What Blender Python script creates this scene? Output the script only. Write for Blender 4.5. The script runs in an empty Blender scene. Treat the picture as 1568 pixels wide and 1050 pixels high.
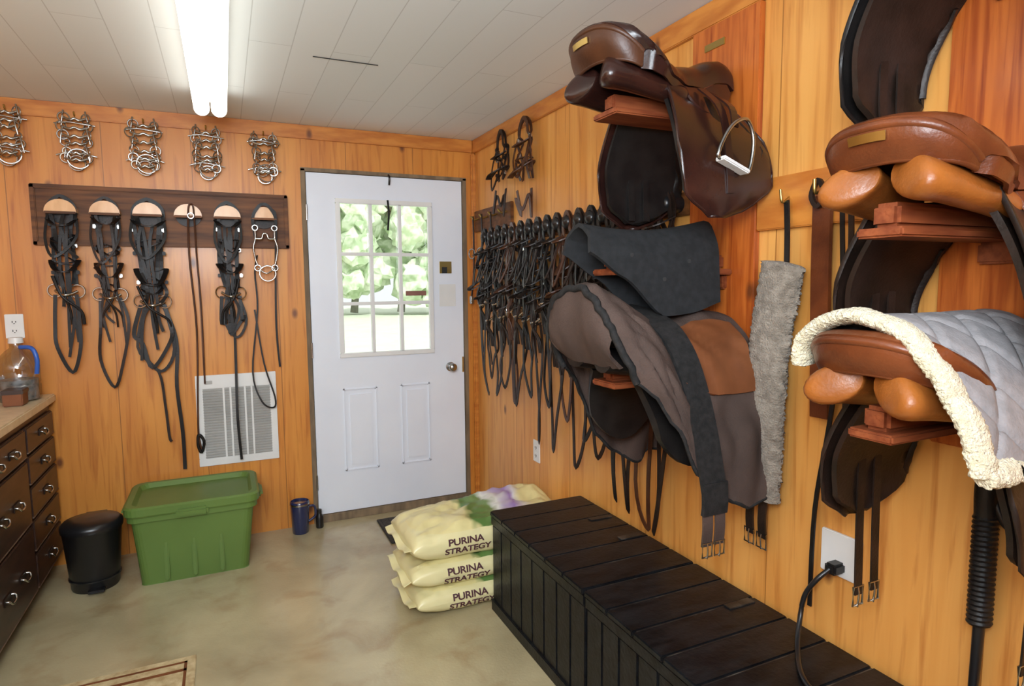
import bpy, bmesh, math, random
from mathutils import Vector, Matrix, noise
V=Vector
random.seed(4)
sc=bpy.context.scene
sc.view_settings.view_transform='Standard'
H=2.339
# ---------------------------------------------------------------- materials
def M(name,c1,c2=None,rough=.5,metal=0.,sc3=(1,1,1),ns=5,bump=0.,bs=60,coat=0.,ramp=(.35,.65),seam=None,knots=0,emit=0,detail=5,dist=0.,sheen=0.,spec=.5,grain=None):
    m=bpy.data.materials.new(name); m.use_nodes=True; nt=m.node_tree; N=nt.nodes; L=nt.links
    p=N['Principled BSDF']; p.inputs['Roughness'].default_value=rough; p.inputs['Metallic'].default_value=metal
    p.inputs['Coat Weight'].default_value=coat; p.inputs['Coat Roughness'].default_value=.15
    p.inputs['Specular IOR Level'].default_value=spec
    p.inputs['Sheen Weight'].default_value=sheen
    c2=c2 or tuple(x*.8 for x in c1)
    tc=N.new('ShaderNodeTexCoord'); mp=N.new('ShaderNodeMapping'); mp.inputs['Scale'].default_value=sc3
    L.new(tc.outputs['Object'],mp.inputs['Vector'])
    nz=N.new('ShaderNodeTexNoise'); nz.inputs['Scale'].default_value=ns; nz.inputs['Detail'].default_value=detail; nz.inputs['Distortion'].default_value=dist
    L.new(mp.outputs[0],nz.inputs['Vector'])
    cr_=N.new('ShaderNodeValToRGB'); e=cr_.color_ramp.elements
    e[0].position=ramp[0]; e[1].position=ramp[1]; e[0].color=(*c2,1); e[1].color=(*c1,1)
    L.new(nz.outputs['Fac'],cr_.inputs[0]); out=cr_.outputs[0]
    if grain:   # fine darker grain lines (scale vector, strength)
        gs,st=grain; mg=N.new('ShaderNodeMapping'); mg.inputs['Scale'].default_value=gs; L.new(tc.outputs['Object'],mg.inputs['Vector'])
        ng=N.new('ShaderNodeTexNoise'); ng.inputs['Scale'].default_value=3; ng.inputs['Detail'].default_value=6; ng.inputs['Distortion'].default_value=.5; L.new(mg.outputs[0],ng.inputs['Vector'])
        rg_=N.new('ShaderNodeMapRange'); rg_.inputs[1].default_value=.52; rg_.inputs[2].default_value=.72; rg_.inputs[3].default_value=0; rg_.inputs[4].default_value=st; L.new(ng.outputs['Fac'],rg_.inputs[0])
        mx=N.new('ShaderNodeMix'); mx.data_type='RGBA'; mx.blend_type='MULTIPLY'; L.new(rg_.outputs[0],mx.inputs['Factor']); L.new(out,mx.inputs['A']); mx.inputs['B'].default_value=(.62,.42,.28,1); out=mx.outputs['Result']
    if knots:
        s2=N.new('ShaderNodeSeparateXYZ'); L.new(tc.outputs['Object'],s2.inputs[0])
        ax=N.new('ShaderNodeMath'); ax.operation='ADD'; L.new(s2.outputs[0],ax.inputs[0]); L.new(s2.outputs[1],ax.inputs[1])
        cx=N.new('ShaderNodeCombineXYZ'); L.new(ax.outputs[0],cx.inputs[0]); L.new(s2.outputs[2],cx.inputs[1])
        mv=N.new('ShaderNodeMapping'); mv.inputs['Scale'].default_value=(knots,knots*.55,1); L.new(cx.outputs[0],mv.inputs['Vector'])
        vo=N.new('ShaderNodeTexVoronoi'); vo.voronoi_dimensions='2D'; vo.inputs['Scale'].default_value=1.0; L.new(mv.outputs[0],vo.inputs['Vector'])
        r2=N.new('ShaderNodeValToRGB'); r2.color_ramp.elements[0].position=.007*knots; r2.color_ramp.elements[1].position=.021*knots
        r2.color_ramp.elements[0].color=(.9,.9,.9,1); r2.color_ramp.elements[1].color=(0,0,0,1)
        L.new(vo.outputs['Distance'],r2.inputs[0])
        mx=N.new('ShaderNodeMix'); mx.data_type='RGBA'; L.new(r2.outputs[0],mx.inputs['Factor']); L.new(out,mx.inputs['A']); mx.inputs['B'].default_value=(.13,.035,.010,1); out=mx.outputs['Result']
    if seam:
        axis,per,wd,col=seam
        sx=N.new('ShaderNodeSeparateXYZ'); L.new(tc.outputs['Object'],sx.inputs[0])
        a=N.new('ShaderNodeMath'); a.operation='PINGPONG'; a.inputs[1].default_value=per/2; L.new(sx.outputs[axis],a.inputs[0])
        b=N.new('ShaderNodeMath'); b.operation='LESS_THAN'; b.inputs[1].default_value=wd; L.new(a.outputs[0],b.inputs[0])
        mx=N.new('ShaderNodeMix'); mx.data_type='RGBA'; L.new(b.outputs[0],mx.inputs['Factor']); L.new(out,mx.inputs['A']); mx.inputs['B'].default_value=(*col,1); out=mx.outputs['Result']
    L.new(out,p.inputs['Base Color'])
    if bump:
        n2=N.new('ShaderNodeTexNoise'); n2.inputs['Scale'].default_value=bs; n2.inputs['Detail'].default_value=4; L.new(tc.outputs['Object'],n2.inputs['Vector'])
        bp=N.new('ShaderNodeBump'); bp.inputs['Strength'].default_value=bump; bp.inputs['Distance'].default_value=.01; L.new(n2.outputs['Fac'],bp.inputs['Height']); L.new(bp.outputs[0],p.inputs['Normal'])
    if emit:
        p.inputs['Emission Color'].default_value=(*c1,1); p.inputs['Emission Strength'].default_value=emit
    return m
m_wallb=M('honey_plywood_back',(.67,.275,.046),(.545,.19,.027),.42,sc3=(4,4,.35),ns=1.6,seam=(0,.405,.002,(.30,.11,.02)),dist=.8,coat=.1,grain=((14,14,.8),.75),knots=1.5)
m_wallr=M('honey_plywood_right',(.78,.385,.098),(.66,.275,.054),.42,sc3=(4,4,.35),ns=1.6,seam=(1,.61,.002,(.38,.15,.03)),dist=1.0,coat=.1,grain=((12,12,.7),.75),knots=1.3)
m_trim=M('pine_trim',(.62,.24,.042),(.46,.14,.02),.4,sc3=(2,2,9),ns=3,knots=3.5,coat=.2)
m_cedar=M('cedar_board',(.56,.15,.024),(.34,.065,.009),.38,sc3=(9,9,.6),ns=3,knots=4.,dist=1.2,coat=.2,grain=((25,25,1.2),.9))
m_bracket=M('red_stained_wood',(.27,.075,.026),(.16,.038,.014),.5,sc3=(2,12,12),ns=3,spec=.25,grain=((2,30,30),.8))
m_darkwood=M('walnut_wood',(.20,.075,.022),(.075,.027,.009),.5,sc3=(1,5,12),ns=3,spec=.25)
m_peg=M('varnished_pine',(.74,.42,.18),(.62,.32,.11),.35,sc3=(6,6,2),ns=4,coat=.3)
m_cab=M('dark_cabinet_wood',(.060,.027,.017),(.025,.012,.009),.4,sc3=(1,2,10),ns=3,coat=.12)
m_cabedge=M('worn_cabinet_edge',(.20,.13,.09),(.09,.05,.03),.5)
m_counter=M('laminate_countertop',(.72,.58,.38),(.6,.48,.30),.3,ns=20)
m_conc=M('concrete',(.53,.455,.275),(.35,.295,.17),.26,ns=2.6,detail=12,bump=.12,bs=90,ramp=(.3,.7),dist=.5,coat=.3,grain=((1.6,1.6,1),.5))
m_white=M('white_paint',(.78,.83,.91),(.74,.79,.88),.4,ns=3)
m_wpl=M('white_plastic',(.78,.79,.78),(.72,.73,.72),.4)
m_raw=M('bare_jamb',(.24,.17,.10),(.14,.10,.06),.7,sc3=(5,5,1))
m_ld=M('dark_leather',(.026,.014,.010),(.011,.007,.005),.42,ns=14,bump=.1,bs=140,spec=.3)
m_lb=M('black_leather',(.014,.012,.011),(.007,.006,.006),.42,ns=14,bump=.1,bs=140,spec=.3)
m_lbr=M('brown_leather',(.080,.028,.011),(.042,.014,.006),.4,ns=9,bump=.06,bs=120,spec=.4)
m_ltan=M('tan_leather',(.30,.095,.017),(.165,.046,.009),.33,ns=9,coat=.05,bump=.1,bs=160,spec=.35,ramp=(.3,.6))
m_lred=M('chestnut_leather',(.155,.041,.012),(.08,.020,.007),.34,ns=9,coat=.08,bump=.1,bs=160,spec=.35)
m_lox=M('oxblood_leather',(.038,.012,.008),(.016,.006,.005),.27,ns=7,coat=.2,bump=.06,bs=160,spec=.4)
m_canvas=M('brown_canvas',(.094,.063,.052),(.060,.041,.034),.85,ns=6,bump=.25,bs=200,spec=.2)
m_patch=M('saddle_tan_patch',(.20,.068,.025),(.13,.042,.015),.5,ns=8,spec=.3)
m_web=M('charcoal_webbing',(.024,.023,.023),(.014,.014,.014),.8,ns=60,bump=.2,bs=250,spec=.2)
m_foam=M('black_foam',(.025,.026,.028),(.018,.019,.020),.9,ns=40,bump=.15,bs=250,spec=.2)
m_flc=M('fleece_cream',(.80,.73,.53),(.66,.58,.38),.95,ns=70,bump=1.,bs=220,sheen=.3,spec=.1)
m_flg=M('fleece_grey',(.38,.33,.27),(.23,.195,.155),.95,ns=40,bump=1.,bs=200,sheen=.2,spec=.1)
m_quilt=M('quilted_cotton',(.29,.275,.28),(.23,.22,.225),.9,ns=40,bump=.2,bs=200,spec=.1)
m_met=M('stainless_steel',(.52,.52,.50),(.36,.36,.34),.25,metal=1.)
m_brass=M('brass',(.62,.47,.17),(.45,.32,.10),.35,metal=1.)
m_green=M('green_plastic',(.120,.205,.045),(.105,.18,.038),.42,ns=3,spec=.4)
m_blkpl=M('black_plastic',(.012,.012,.013),(.009,.009,.010),.3)
m_blkpaint=M('black_painted_wood',(.011,.012,.014),(.004,.004,.005),.36,sc3=(2,6,6),ns=5,bump=.12,bs=70,spec=.25)
m_scuff=M('scuffed_black_edge',(.10,.09,.075),(.012,.012,.012),.45,ns=14,ramp=(.5,.75))
m_mat=M('rubber_mat',(.06,.052,.042),(.03,.026,.022),.9,ns=60,bump=.5,bs=200)
m_rug=M('patterned_rug',(.62,.50,.28),(.40,.28,.13),.95,ns=22,bump=.4,bs=200)
m_navy=M('navy_enamel',(.02,.03,.09),(.015,.02,.07),.2,coat=.5)
m_blue=M('blue_plastic',(.03,.12,.5),(.03,.1,.42),.35)
m_vent=M('vent_grey',(.46,.46,.44),(.38,.38,.36),.5)
m_dark=M('dark_void',(.03,.03,.03),(.02,.02,.02),.9)
m_ink=M('printed_ink',(.08,.02,.03),(.06,.015,.02),.6)
m_tube=M('fluorescent_tube',(1,.98,.90),(1,.98,.90),.5,emit=4.)
m_fix=M('fixture_enamel',(.85,.84,.80),None,.4)
m_sign=M('sign_brown',(.28,.14,.10),(.22,.1,.08),.5)
m_lawn=M('lawn_grass',(.76,.80,.66),(.70,.76,.58),.9,ns=3)
m_leaf=M('foliage',(.78,.84,.68),(.44,.56,.34),.9,ns=2.2,detail=8,ramp=(.4,.6))
m_bark=M('tree_bark',(.35,.33,.28),(.25,.24,.2),.9)
def ceil_mat():
    m=bpy.data.materials.new('ceiling_plank_tile'); m.use_nodes=True; nt=m.node_tree; N=nt.nodes; L=nt.links; p=N['Principled BSDF']
    p.inputs['Roughness'].default_value=.6
    tc=N.new('ShaderNodeTexCoord'); mp=N.new('ShaderNodeMapping'); mp.inputs['Rotation'].default_value=(0,0,math.pi/2)
    L.new(tc.outputs['Object'],mp.inputs[0])
    b=N.new('ShaderNodeTexBrick'); b.inputs['Scale'].default_value=1; b.inputs['Brick Width'].default_value=1.22; b.inputs['Row Height'].default_value=.152
    b.inputs['Mortar Size'].default_value=.0022; b.inputs['Mortar Smooth'].default_value=.4
    b.inputs['Color1'].default_value=(.77,.83,.85,1); b.inputs['Color2'].default_value=(.80,.85,.87,1); b.inputs['Mortar'].default_value=(.58,.62,.63,1)
    L.new(mp.outputs[0],b.inputs['Vector']); L.new(b.outputs['Color'],p.inputs['Base Color'])
    return m
m_ceil=ceil_mat()
def bag_mat():
    m=bpy.data.materials.new('feed_bag_paper'); m.use_nodes=True; nt=m.node_tree; N=nt.nodes; L=nt.links; p=N['Principled BSDF']
    p.inputs['Roughness'].default_value=.3
    tc=N.new('ShaderNodeTexCoord'); sx=N.new('ShaderNodeSeparateXYZ'); L.new(tc.outputs['Object'],sx.inputs[0])
    nz=N.new('ShaderNodeTexNoise'); nz.inputs['Scale'].default_value=9; L.new(tc.outputs['Object'],nz.inputs['Vector'])
    ad=N.new('ShaderNodeMath'); ad.operation='MULTIPLY_ADD'; ad.inputs[1].default_value=.16; L.new(nz.outputs['Fac'],ad.inputs[0]); L.new(sx.outputs[0],ad.inputs[2])
    mr=N.new('ShaderNodeMapRange'); mr.inputs[1].default_value=-.35; mr.inputs[2].default_value=.48; L.new(ad.outputs[0],mr.inputs[0])
    r=N.new('ShaderNodeValToRGB'); r.color_ramp.interpolation='LINEAR'; e=r.color_ramp.elements
    Y=(.74,.66,.32,1)
    e[0].position=0; e[0].color=Y; e[1].position=1; e[1].color=Y
    for pos,c in ((.38,Y),(.42,(.10,.20,.05,1)),(.56,(.18,.28,.09,1)),(.60,(.75,.75,.70,1)),(.70,(.32,.2,.5,1)),(.76,(.7,.68,.7,1)),(.82,Y)):
        x=e.new(pos); x.color=c
    L.new(mr.outputs[0],r.inputs[0])
    mz=N.new('ShaderNodeMath'); mz.operation='GREATER_THAN'; mz.inputs[1].default_value=.04; L.new(sx.outputs[2],mz.inputs[0])
    mx=N.new('ShaderNodeMix'); mx.data_type='RGBA'; L.new(mz.outputs[0],mx.inputs['Factor']); mx.inputs['A'].default_value=(.74,.68,.37,1); L.new(r.outputs[0],mx.inputs['B'])
    L.new(mx.outputs['Result'],p.inputs['Base Color']); return m
m_bag=bag_mat()
def glass_mat(name,tint,gl=.08):
    m=bpy.data.materials.new(name); m.use_nodes=True; nt=m.node_tree; N=nt.nodes; L=nt.links
    N.remove(N['Principled BSDF']); t=N.new('ShaderNodeBsdfTransparent'); t.inputs[0].default_value=(*tint,1); g=N.new('ShaderNodeBsdfGlossy'); g.inputs['Roughness'].default_value=.03
    mx=N.new('ShaderNodeMixShader'); mx.inputs[0].default_value=gl; L.new(t.outputs[0],mx.inputs[1]); L.new(g.outputs[0],mx.inputs[2]); L.new(mx.outputs[0],N['Material Output'].inputs[0]); return m
m_glass=glass_mat('window_glass',(.96,.97,.96)); m_jug=glass_mat('clear_plastic',(.80,.84,.88),.14)
# ---------------------------------------------------------------- builder
def cr(pts,n=6,closed=False):
    pts=[V(p) for p in pts]
    if len(pts)<3 and not closed: return pts
    out=[]; k=len(pts)
    for i in range(k if closed else k-1):
        if closed: a,b,c,d=pts[i-1],pts[i],pts[(i+1)%k],pts[(i+2)%k]
        else: a,b,c,d=pts[max(i-1,0)],pts[i],pts[i+1],pts[min(i+2,k-1)]
        for j in range(n):
            t=j/n
            out.append(.5*((2*b)+(c-a)*t+(2*a-5*b+4*c-d)*t*t+(3*b-a-3*c+d)*t*t*t))
    if not closed: out.append(pts[-1])
    return out
def ip(s,K):
    if s<=K[0][0]: return K[0][1]
    for (a,x),(b,y) in zip(K,K[1:]):
        if s<=b:
            t=(s-a)/(b-a); t=t*t*(3-2*t)*.5+t*.5; return x+(y-x)*t
    return K[-1][1]
class Bd:
    def __init__(s): s.v=[];s.f=[];s.m=[];s.sm=[];s.mats=[]
    def add(s,vs,fs,mat,smooth=True):
        o=len(s.v); s.v+=[V(x) for x in vs]
        if mat not in s.mats: s.mats.append(mat)
        i=s.mats.index(mat)
        for f in fs: s.f.append([a+o for a in f]); s.m.append(i); s.sm.append(smooth)
    def box(s,c,sz,mat,bev=.003,rot=None):
        bm=bmesh.new(); bmesh.ops.create_cube(bm,size=1)
        for v in bm.verts: v.co=V((v.co.x*sz[0],v.co.y*sz[1],v.co.z*sz[2]))
        if bev>0: bmesh.ops.bevel(bm,geom=bm.edges[:],offset=min(bev,min(sz)*.45),segments=2,affect='EDGES')
        R=rot.to_3x3() if rot else Matrix.Identity(3)
        bm.verts.index_update(); c=V(c)
        s.add([R@v.co+c for v in bm.verts],[[v.index for v in f.verts] for f in bm.faces],mat,False); bm.free()
    def bb(s,x0,x1,y0,y1,z0,z1,mat,bev=.003):
        s.box(((x0+x1)/2,(y0+y1)/2,(z0+z1)/2),(abs(x1-x0),abs(y1-y0),abs(z1-z0)),mat,bev)
    def sweep(s,pts,w,h,mat,nrm=(0,0,1),n=5,closed=False,raw=False):
        P=[V(p) for p in pts] if raw else cr(pts,n,closed)
        N0=V(nrm); vs=[];k=len(P); prev=None
        for i,p in enumerate(P):
            a=P[i-1] if (i>0 or closed) else P[i]; b=P[(i+1)%k] if (i<k-1 or closed) else P[i]
            T=(b-a); T=T.normalized() if T.length>1e-9 else V((0,0,1))
            S=T.cross(N0)
            if S.length<.15: S=prev or T.orthogonal()
            S.normalize(); prev=S; Nn=S.cross(T).normalized()
            for q,r in ((-1,-1),(1,-1),(1,1),(-1,1)): vs.append(p+S*q*w/2+Nn*r*h/2)
        fs=[]
        for i in range(k if closed else k-1):
            for j in range(4):
                a=i*4+j;b=i*4+(j+1)%4;c=((i+1)%k)*4+(j+1)%4;d=((i+1)%k)*4+j; fs.append([a,b,c,d])
        if not closed: fs+= [[3,2,1,0],[(k-1)*4+j for j in range(4)]]
        s.add(vs,fs,mat,False)
    def loft(s,P,ra,rb,mat,up=(0,0,1),seg=12,closed=False):
        vs=[];k=len(P); up=V(up); prev=None
        for i,p in enumerate(P):
            a=P[i-1] if (i>0 or closed) else P[i]; b=P[(i+1)%k] if (i<k-1 or closed) else P[i]
            T=(b-a).normalized(); S=T.cross(up)
            if S.length<.1: S=prev or T.orthogonal()
            S.normalize(); prev=S; U=S.cross(T).normalized()
            for j in range(seg):
                an=2*math.pi*j/seg; vs.append(p+S*math.cos(an)*ra[i]+U*math.sin(an)*rb[i])
        fs=[]
        for i in range(k if closed else k-1):
            for j in range(seg):
                fs.append([i*seg+j,i*seg+(j+1)%seg,((i+1)%k)*seg+(j+1)%seg,((i+1)%k)*seg+j])
        if not closed: fs+=[list(range(seg))[::-1],[(k-1)*seg+j for j in range(seg)]]
        s.add(vs,fs,mat,True)
    def tube(s,pts,r,mat,n=5,seg=8,closed=False):
        P=cr(pts,n,closed); 
        R=r if callable(r) else (lambda t:r)
        rr=[R(i/max(1,len(P)-1)) for i in range(len(P))]
        s.loft(P,rr,rr,mat,up=(.13,.21,.97),seg=seg,closed=closed)
    def ring(s,c,R,r,mat,nrm=(0,1,0),seg=20,sc_=1.0):
        n=V(nrm).normalized(); a=n.orthogonal().normalized(); b=n.cross(a)
        if abs(a.z)>abs(b.z): a,b=b,a
        P=[V(c)+a*math.cos(t)*R+b*math.sin(t)*R*sc_ for t in [2*math.pi*i/seg for i in range(seg)]]
        s.loft(P,[r]*seg,[r]*seg,mat,up=n,seg=6,closed=True)
    def lathe(s,prof,c,mat,seg=28,axis='z'):
        vs=[];fs=[];k=len(prof);c=V(c)
        for r,z in prof:
            for j in range(seg):
                an=2*math.pi*j/seg
                q=(math.cos(an)*r,math.sin(an)*r,z) if axis=='z' else ((z,math.cos(an)*r,math.sin(an)*r) if axis=='x' else (math.cos(an)*r,z,math.sin(an)*r))
                vs.append(c+V(q))
        for i in range(k-1):
            for j in range(seg): fs.append([i*seg+j,i*seg+(j+1)%seg,(i+1)*seg+(j+1)%seg,(i+1)*seg+j])
        if prof[0][0]>1e-4: fs.append(list(range(seg))[::-1])
        if prof[-1][0]>1e-4: fs.append([(k-1)*seg+j for j in range(seg)])
        s.add(vs,fs,mat,True)
    def sheet(s,f,nu,nv,th,mat):
        e=1e-3; T=[];Bq=[]
        for i in range(nu+1):
            for j in range(nv+1):
                u=i/nu;v=j/nv; p=V(f(u,v))
                du=V(f(min(u+e,1),v))-V(f(max(u-e,0),v)); dv=V(f(u,min(v+e,1)))-V(f(u,max(v-e,0)))
                n=du.cross(dv); n=n.normalized() if n.length>1e-12 else V((0,0,1))
                T.append(p+n*th/2);Bq.append(p-n*th/2)
        o=len(T);g=lambda i,j:i*(nv+1)+j; fs=[]
        for i in range(nu):
            for j in range(nv):
                fs.append([g(i,j),g(i+1,j),g(i+1,j+1),g(i,j+1)]); fs.append([o+g(i,j),o+g(i,j+1),o+g(i+1,j+1),o+g(i+1,j)])
        for i in range(nu):
            fs.append([g(i,0),o+g(i,0),o+g(i+1,0),g(i+1,0)]); fs.append([g(i,nv),g(i+1,nv),o+g(i+1,nv),o+g(i,nv)])
        for j in range(nv):
            fs.append([g(0,j),g(0,j+1),o+g(0,j+1),o+g(0,j)]); fs.append([g(nu,j),o+g(nu,j),o+g(nu,j+1),g(nu,j+1)])
        s.add(T+Bq,fs,mat,True)
    def obj(s,name,center=True):
        me=bpy.data.meshes.new(name); c=V((0,0,0))
        if center:
            lo=V([min(v[i] for v in s.v) for i in range(3)]);hi=V([max(v[i] for v in s.v) for i in range(3)]); c=(lo+hi)/2
        me.from_pydata([tuple(v-c) for v in s.v],[],s.f)
        for m in s.mats: me.materials.append(m)
        me.polygons.foreach_set('material_index',s.m); me.polygons.foreach_set('use_smooth',s.sm); me.update()
        o=bpy.data.objects.new(name,me); o.location=c; sc.collection.objects.link(o)
        if any(s.sm):
            bm=bmesh.new(); bm.from_mesh(me); bmesh.ops.recalc_face_normals(bm,faces=bm.faces[:])
            for ed in bm.edges:
                if len(ed.link_faces)==2 and ed.calc_face_angle(0)>.9: ed.smooth=False
            bm.to_mesh(me); bm.free()
        return o
# ---------------------------------------------------------------- room shell
XL=-2.93; YN=-4.7; DX0,DX1=-1.038,-.09
b=Bd(); b.bb(XL-.1,.1,YN-.1,.12,-.1,0,m_conc,0); b.obj('floor',False)
b=Bd(); b.bb(XL-.1,.1,YN-.1,.12,H,H+.1,m_ceil,0); b.obj('ceiling',False)
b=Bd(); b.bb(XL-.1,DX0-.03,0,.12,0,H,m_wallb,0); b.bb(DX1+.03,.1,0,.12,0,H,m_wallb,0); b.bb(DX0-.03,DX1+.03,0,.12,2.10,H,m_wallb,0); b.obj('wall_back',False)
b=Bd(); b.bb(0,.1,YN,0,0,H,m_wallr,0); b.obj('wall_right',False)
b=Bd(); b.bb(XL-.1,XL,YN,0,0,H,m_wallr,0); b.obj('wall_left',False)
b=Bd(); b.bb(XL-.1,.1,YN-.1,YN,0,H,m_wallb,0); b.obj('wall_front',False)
b=Bd(); b.bb(XL,-.02,-.018,0,2.262,H-.001,m_trim); b.obj('trim_1')
b=Bd(); b.bb(-.018,0,YN,-.0,2.258,H-.001,m_trim); b.obj('trim_2')
b=Bd(); b.bb(-.03,-.0,-.03,0,.0,2.257,m_trim,.008); b.obj('trim_3')
b=Bd(); b.bb(-.02,0,-2.92,-2.38,1.585,1.735,m_trim); b.obj('trim_4')
b=Bd(); b.bb(-1.13,-.87,-1.146,-1.142,H-.003,H-.0005,m_dark,0); b.obj('ceiling_gap_strip')  # thin dark strip standing in for an open gap in the ceiling
b=Bd(); b.bb(-.022,-.001,-2.378,-2.082,.86,2.256,m_cedar); 
b.box((-.024,-2.19,2.19),(.004,.09,.022),m_brass,.001); b.lathe([(.0,-.03),(.012,-.028),(.016,-.015),(.006,-.008),(.006,.0)],(-.024,-2.22,2.02),m_brass,16,'x'); b.lathe([(.0,-.03),(.012,-.028),(.016,-.015),(.006,-.008),(.006,.0)],(-.024,-2.20,1.27),m_brass,16,'x')
b.obj('cedar_board')
b=Bd(); b.bb(-.022,-.001,-3.24,-2.922,1.06,2.256,m_cedar); b.obj('cedar_board')
# door jamb + sill
b=Bd(); b.bb(DX0-.03,DX0-.004,-.008,.12,0,2.10,m_raw); b.bb(DX1+.004,DX1+.03,-.008,.12,0,2.10,m_raw); b.bb(DX0-.03,DX1+.03,-.008,.12,2.083,2.104,m_raw); b.bb(DX0-.03,DX1+.03,-.012,.12,0,.045,m_raw); b.obj('trim_5')
# door
wx0,wx1,wz0,wz1=-.88,-.29,.995,1.94
b=Bd(); y0,y1=.004,.048
b.bb(DX0,wx0,y0,y1,.049,2.08,m_white,0); b.bb(wx1,DX1,y0,y1,.049,2.08,m_white,0); b.bb(wx0,wx1,y0,y1,.049,wz0,m_white,0); b.bb(wx0,wx1,y0,y1,wz1,2.08,m_white,0)
fr=.028
for (x0,x1,z0,z1) in ((wx0,wx0+fr,wz0+fr,wz1-fr),(wx1-fr,wx1,wz0+fr,wz1-fr),(wx0,wx1,wz0,wz0+fr),(wx0,wx1,wz1-fr,wz1)): b.bb(x0,x1,-.008,.02,z0,z1,m_wpl,.004)
for i in (1,2):
    x=wx0+fr+(wx1-wx0-2*fr)*i/3; b.bb(x-.010,x+.010,-.004,.03,wz0+.01,wz1-.01,m_wpl,.003)
    z=wz0+fr+(wz1-wz0-2*fr)*i/3; b.bb(wx0+.01,wx1-.01,-.0045,.0295,z-.010,z+.010,m_wpl,.003)
b.bb(wx0+.01,wx1-.01,.03,.034,wz0+.01,wz1-.01,m_glass,0)
for (x0,x1) in ((-.872,-.662),(-.517,-.324)):
    z0,z1=.295,.809
    for q in ((x0,x0+.016,z0,z1),(x1-.016,x1,z0,z1),(x0,x1,z0,z0+.016),(x0,x1,z1-.016,z1)): b.bb(q[0],q[1],-.003,.01,q[2],q[3],m_white,.006)
    b.bb(x0+.035,x1-.035,-.002,.01,z0+.035,z1-.035,m_white,.005)
b.lathe([(.0,-.07),(.018,-.069),(.027,-.058),(.026,-.045),(.012,-.035),(.011,-.012),(.03,-.008),(.03,.004)],(-.185,.004,.90),m_met,24,'y')
b.bb(-.103,-.094,-.006,.004,.86,.96,m_brass,.001)
b.bb(-.47,-.34,-.012,.0,1.362,1.392,m_sign,.002); b.bb(-.245,-.165,.0,.003,1.50,1.575,m_brass,.001); b.bb(-.23,-.195,-.001,.003,1.50,1.54,m_dark,.001); b.bb(-.25,-.14,.001,.004,1.29,1.43,m_wpl,.001)
b.tube([(-.56,-.01,2.09),(-.56,-.03,2.07),(-.56,-.02,2.03)],.006,m_blkpl)
for z in (.25,1.05,1.85): b.tube([(DX0-.004,-.006,z-.045),(DX0-.004,-.006,z),(DX0-.004,-.006,z+.045)],.006,m_met)
b.tube([(-.57,-.012,1.94),(-.565,-.014,1.86),(-.573,-.012,1.76)],.006,m_web)
b.obj('door_1')
# ---------------------------------------------------------------- outside
b=Bd(); b.sheet(lambda u,v:(-30+70*u,.3+40*v,-.25+.2*v),10,10,.05,m_lawn); b.obj('lawn',False)
for i in range(13):
    x=-7+i*2.3; y=27+random.uniform(-1,2); r=random.uniform(2.6,3.4)
    b=Bd(); b.tube([(x,y,.0),(x+.2,y,2.4),(x,y,5.0)],lambda t:.2-.1*t,m_bark)
    for k in range(22):
        c=V((x+random.uniform(-1,1)*r*.8,y+random.uniform(-1,1)*r*.3,1.2+random.uniform(0,1)*r*1.6)); rr=r*random.uniform(.18,.34)
        bm=bmesh.new(); bmesh.ops.create_icosphere(bm,subdivisions=3,radius=rr); bm.verts.index_update()
        b.add([v.co*(1+.55*noise.noise(v.co*3.2+c))+c for v in bm.verts],[[v.index for v in f.verts] for f in bm.faces],m_leaf,True); bm.free()
    b.obj('tree',False)
# ---------------------------------------------------------------- fluorescent fixture
b=Bd(); lx0,lx1=-1.588,-1.437; lm=(lx0+lx1)/2
b.bb(lx0+.01,lx1-.01,-2.92,-.46,H-.045,H-.001,m_fix,.006)
for y in (-.475,-2.905): 
    for x in (lm-.037,lm+.037): b.box((x,y,H-.072),(.05,.022,.075),m_fix,.01)
for x in (lm-.037,lm+.037): b.tube([(x,-.49,H-.082),(x,-1.7,H-.082),(x,-2.89,H-.082)],.034,m_tube,n=2,seg=16)
for x in (lm-.037,lm+.037): b.lathe([(.0,.016),(.014,.015),(.016,.0)],(x,-.463,H-.08),m_brass,12,'y')
b.obj('fluorescent_light')
# ---------------------------------------------------------------- peg rack back wall
b=Bd(); X0,X1,Z0,Z1=-2.334,-1.145,1.641,1.939
b.bb(X0,X1,-.018,-.001,Z0,Z1,m_darkwood)
for q in ((X0,X1,Z1-.022,Z1),(X0,X1,Z0,Z0+.022),(X0,X0+.022,Z0,Z1),(X1-.022,X1,Z0,Z1)): b.bb(q[0],q[1],-.03,-.012,q[2],q[3],m_darkwood,.004)
HX=[-2.204,-2.020,-1.834,-1.648,-1.460,-1.276]
for x in HX:
    prof=[(.066*math.cos(a),.062*math.sin(a)) for a in [math.pi*i/12 for i in range(13)]]
    vs=[];
    for y in (-.018,-.085):
        for (px,pz) in prof: vs.append((x+px,y,1.80+pz))
    n=13; fs=[[i,i+1,n+i+1,n+i] for i in range(n-1)]+[list(range(n)),[n+i for i in range(n)][::-1],[n-1,0,n,2*n-1]]
    b.add(vs,fs,m_peg,False)
    prof=[(.060*math.cos(a),-.05*math.sin(a)) for a in [math.pi*i/12 for i in range(13)]]
    vs=[(x+px,y,1.799+pz) for y in (-.018,-.03) for (px,pz) in prof]
    b.add(vs,fs,m_ld,False)
    b.box((x,-.088,1.797),(.135,.012,.012),m_darkwood,.004)
b.obj('bridle_peg_rack')
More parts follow.
